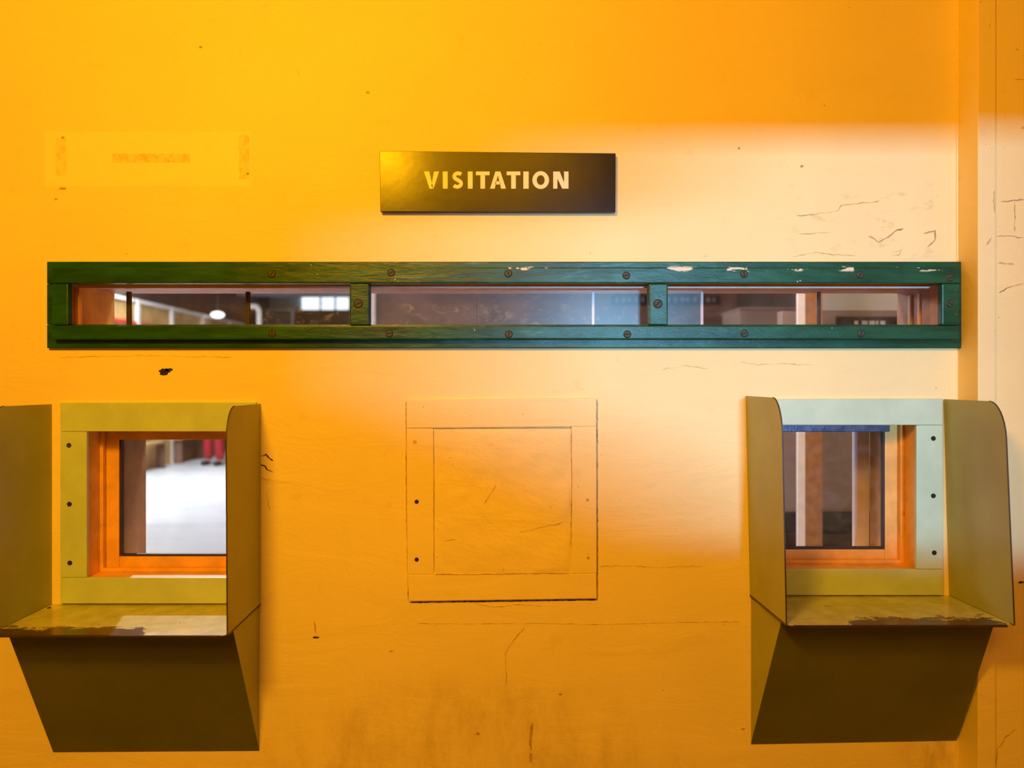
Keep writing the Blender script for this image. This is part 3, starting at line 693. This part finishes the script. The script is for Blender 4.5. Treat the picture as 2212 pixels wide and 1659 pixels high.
# low partition and cabinet right of it
cb = empty('cabinet', (X(1655, 4.6), 4.6, 0)); tag(cb, 'mauve-brown cabinet left of the white post, beyond the right green-framed pane', 'cabinet')
box('carcass', X(1598, 4.4), X(1716, 4.4), 4.4, 4.9, 0, Z(668, 4.4), M_mauve, cb, .01); box('top', X(1596, 4.4), X(1718, 4.4), 4.38, 4.92, Z(668, 4.4), Z(665, 4.4), paint('cabinet_top', (.42, .32, .28), .5), cb, .004)
# near partition seen through the right window
PY = 1.6
np_ = empty('near_partition', (X(1950, PY), PY, 0)); tag(np_, 'mauve partition with black-green base, close behind the right window', 'partition')
zD = Z(1105, PY)
box('panel', X(1690, PY), X(2300, PY), PY, PY+.06, zD, Z(672, PY), M_mauve, np_)
p_ = box('upper_panel', X(1776, PY), X(2300, PY), PY, PY+.06, Z(672, PY)+.002, 3.2, M_grey, np_); p_['label'] = 'grey upper panel'
p_ = box('base_panel', X(1690, PY), X(2300, PY), PY-.012, PY+.06, 0, zD-.001, M_dgreen, np_, .003); p_['label'] = 'black-green base panel'
p_ = box('skirting', X(1690, PY), X(2300, PY), PY-.03, PY-.013, 0, Z(1150, PY), paint('dark_skirting', (.03, .02, .015), .4), np_, .003)
tag(box('white_post', X(1723, 1.4), X(1740, 1.4), 1.4, 1.415, 0, 3.6, paint('white_post_paint', (.88, .78, .76), .5, .04), bevel=.002), 'narrow white upright post beyond the right window and green pane', 'post')
tag(box('brown_post', X(1741, 1.4), X(1777, 1.4), 1.4, 1.5, 0, 3.6, paint('brown_post_paint', (.38, .16, .06), .6, .12), bevel=.002), 'wider brown post directly right of the narrow white one', 'post')
s2 = empty('dark_sign', (X(1878, PY), PY-.01, Z(712, PY))); tag(s2, 'small black sign with pale letters on the partition, seen through right end of green window', 'sign')
bz('board', 1808, 684, 1949, 722, PY-.012, .011, M_black, s2, .001)
for k, (a, b) in enumerate(((1846, 1854), (1862, 1874), (1878, 1890), (1893, 1897), (1902, 1912))):
    bz('letter', a, 693, b, 706, PY-.014, .003, paint('pale_letter_%s' % 'abcde'[k], (.55, .5, .5), .6), s2)

# ------------------------------------------------------------------ person in the hall: only the lower legs show
def skin(name, chains, mat, parent=None, levels=1, root=0):
    """chains: list of vertex lists [(pos, radius)...]; equal positions are welded"""
    vs = []; ed = []; rad = []; idx = {}
    for ch in chains:
        prev = None
        for p, r in ch:
            k = tuple(round(c, 4) for c in p)
            if k not in idx: idx[k] = len(vs); vs.append(p); rad.append(r)
            if prev is not None and (prev, idx[k]) not in ed: ed.append((prev, idx[k]))
            prev = idx[k]
    me = bpy.data.meshes.new(name); me.from_pydata(vs, ed, []); me.materials.append(mat)
    o = bpy.data.objects.new(name, me); COL.objects.link(o)
    m = o.modifiers.new('skin', 'SKIN'); m.use_smooth_shade = True
    for i, r in enumerate(rad):
        rr = r if isinstance(r, tuple) else (r, r)
        me.skin_vertices[0].data[i].radius = rr
        me.skin_vertices[0].data[i].use_root = (i == root)
    s = o.modifiers.new('sub', 'SUBSURF'); s.levels = levels; s.render_levels = levels
    if parent: o.parent = parent
    return o
pe = empty('person', (X(462, 10.7), 10.7, 0)); pe.rotation_euler = (0, 0, math.radians(-20))
tag(pe, 'person in red trousers and black shoes standing far off beyond the left window', 'person')
M_skin = paint('skin_tone', (.55, .34, .25), .6, .03); M_trs = paint('red_trousers', (.34, .006, .018), .8, .1, .5, 40); M_jkt = paint('dark_jacket', (.05, .05, .07), .8, .1); M_shoe = paint('black_shoe', (.012, .012, .015), .4, .1); M_hair = paint('dark_hair', (.03, .02, .015), .7, .1)
ch = [[((0, 0, .96), .12), ((0, .01, 1.12), .11), ((0, .01, 1.30), .13), ((0, .015, 1.42), .10), ((0, .01, 1.50), .050), ((0, -.005, 1.56), .050), ((0, -.01, 1.62), (.075, .088)), ((0, -.01, 1.70), (.07, .08))]]
for s in (-1, 1):
    ch.append([((0, 0, .96), .12), ((s*.095, 0, .88), .085), ((s*.11, -.01, .50), .055), ((s*.115, .01, .28), .052), ((s*.12, .015, .09), .034), ((s*.13, -.06, .035), .035), ((s*.135, -.13, .03), .028)])
    ch.append([((0, .015, 1.42), .10), ((s*.17, .02, 1.40), .055), ((s*.21, .03, 1.14), .040), ((s*.21, -.03, .92), .028), ((s*.21, -.045, .86), .026), ((s*.21, -.05, .83), .024)])
    for k in range(4):
        yk = -.085+k*.019; L = (.060, .072, .068, .052)[k]
        ch.append([((s*.21, -.05, .83), .024), ((s*.208, yk, .79), .0095), ((s*.203, yk, .79-L*.5), .0088), ((s*.196, yk, .79-L), .0075)])
    ch.append([((s*.21, -.045, .86), .026), ((s*.20, -.085, .835), .011), ((s*.195, -.098, .80), .0095)])
bd = skin('body', ch, M_skin, pe, 2)
skin('trousers', [[((0, 0, 1.05), .125), ((0, 0, .95), .125), ((s*.105, 0, .83), .088), ((s*.11, -.01, .50), .082), ((s*.115, .008, .28), .085), ((s*.12, .012, .085), .066)] for s in (-1, 1)], M_trs, pe, 2)
skin('jacket', [[((0, 0, .98), .14), ((0, .01, 1.12), .135), ((0, .01, 1.30), .15), ((0, .015, 1.43), .11)]] + [[((0, .015, 1.43), .11), ((s*.17, .02, 1.405), .068), ((s*.21, .03, 1.14), .055), ((s*.21, -.03, .91), .042)] for s in (-1, 1)], M_jkt, pe, 2)
for s in (-1, 1):
    skin('shoe', [[((s*.12, .04, .045), .045), ((s*.125, -.04, .045), .048), ((s*.135, -.14, .035), .038)]], M_shoe, pe, 2)
bm = bmesh.new(); bmesh.ops.create_uvsphere(bm, u_segments=20, v_segments=14, radius=.103, matrix=Matrix.Translation((0, .012, 1.695)) @ Matrix.Diagonal((.85, 1, .98, 1)))
for v in [v for v in bm.verts if v.co.y < -.02 and v.co.z < 1.72]: bm.verts.remove(v)
o = finish('hair', bm, M_hair, None, smooth=True); o.parent = pe
for s in (-1, 1):
    bm = bmesh.new(); bmesh.ops.create_uvsphere(bm, u_segments=10, v_segments=8, radius=.011, matrix=Matrix.Translation((s*.028, -.083, 1.665)))
    finish('eye', bm, M_shoe, None, smooth=True).parent = pe
bm = bmesh.new(); bmesh.ops.create_cone(bm, segments=8, radius1=.014, radius2=.006, depth=.045, cap_ends=True, matrix=Matrix.Translation((0, -.098, 1.635)))
o = finish('nose', bm, M_skin, None, smooth=True); o.parent = pe
o = finish('mouth', box_bm(-.022, .022, -.09, -.083, 1.595, 1.601), paint('lip_tone', (.4, .12, .1), .5), None); o.parent = pe
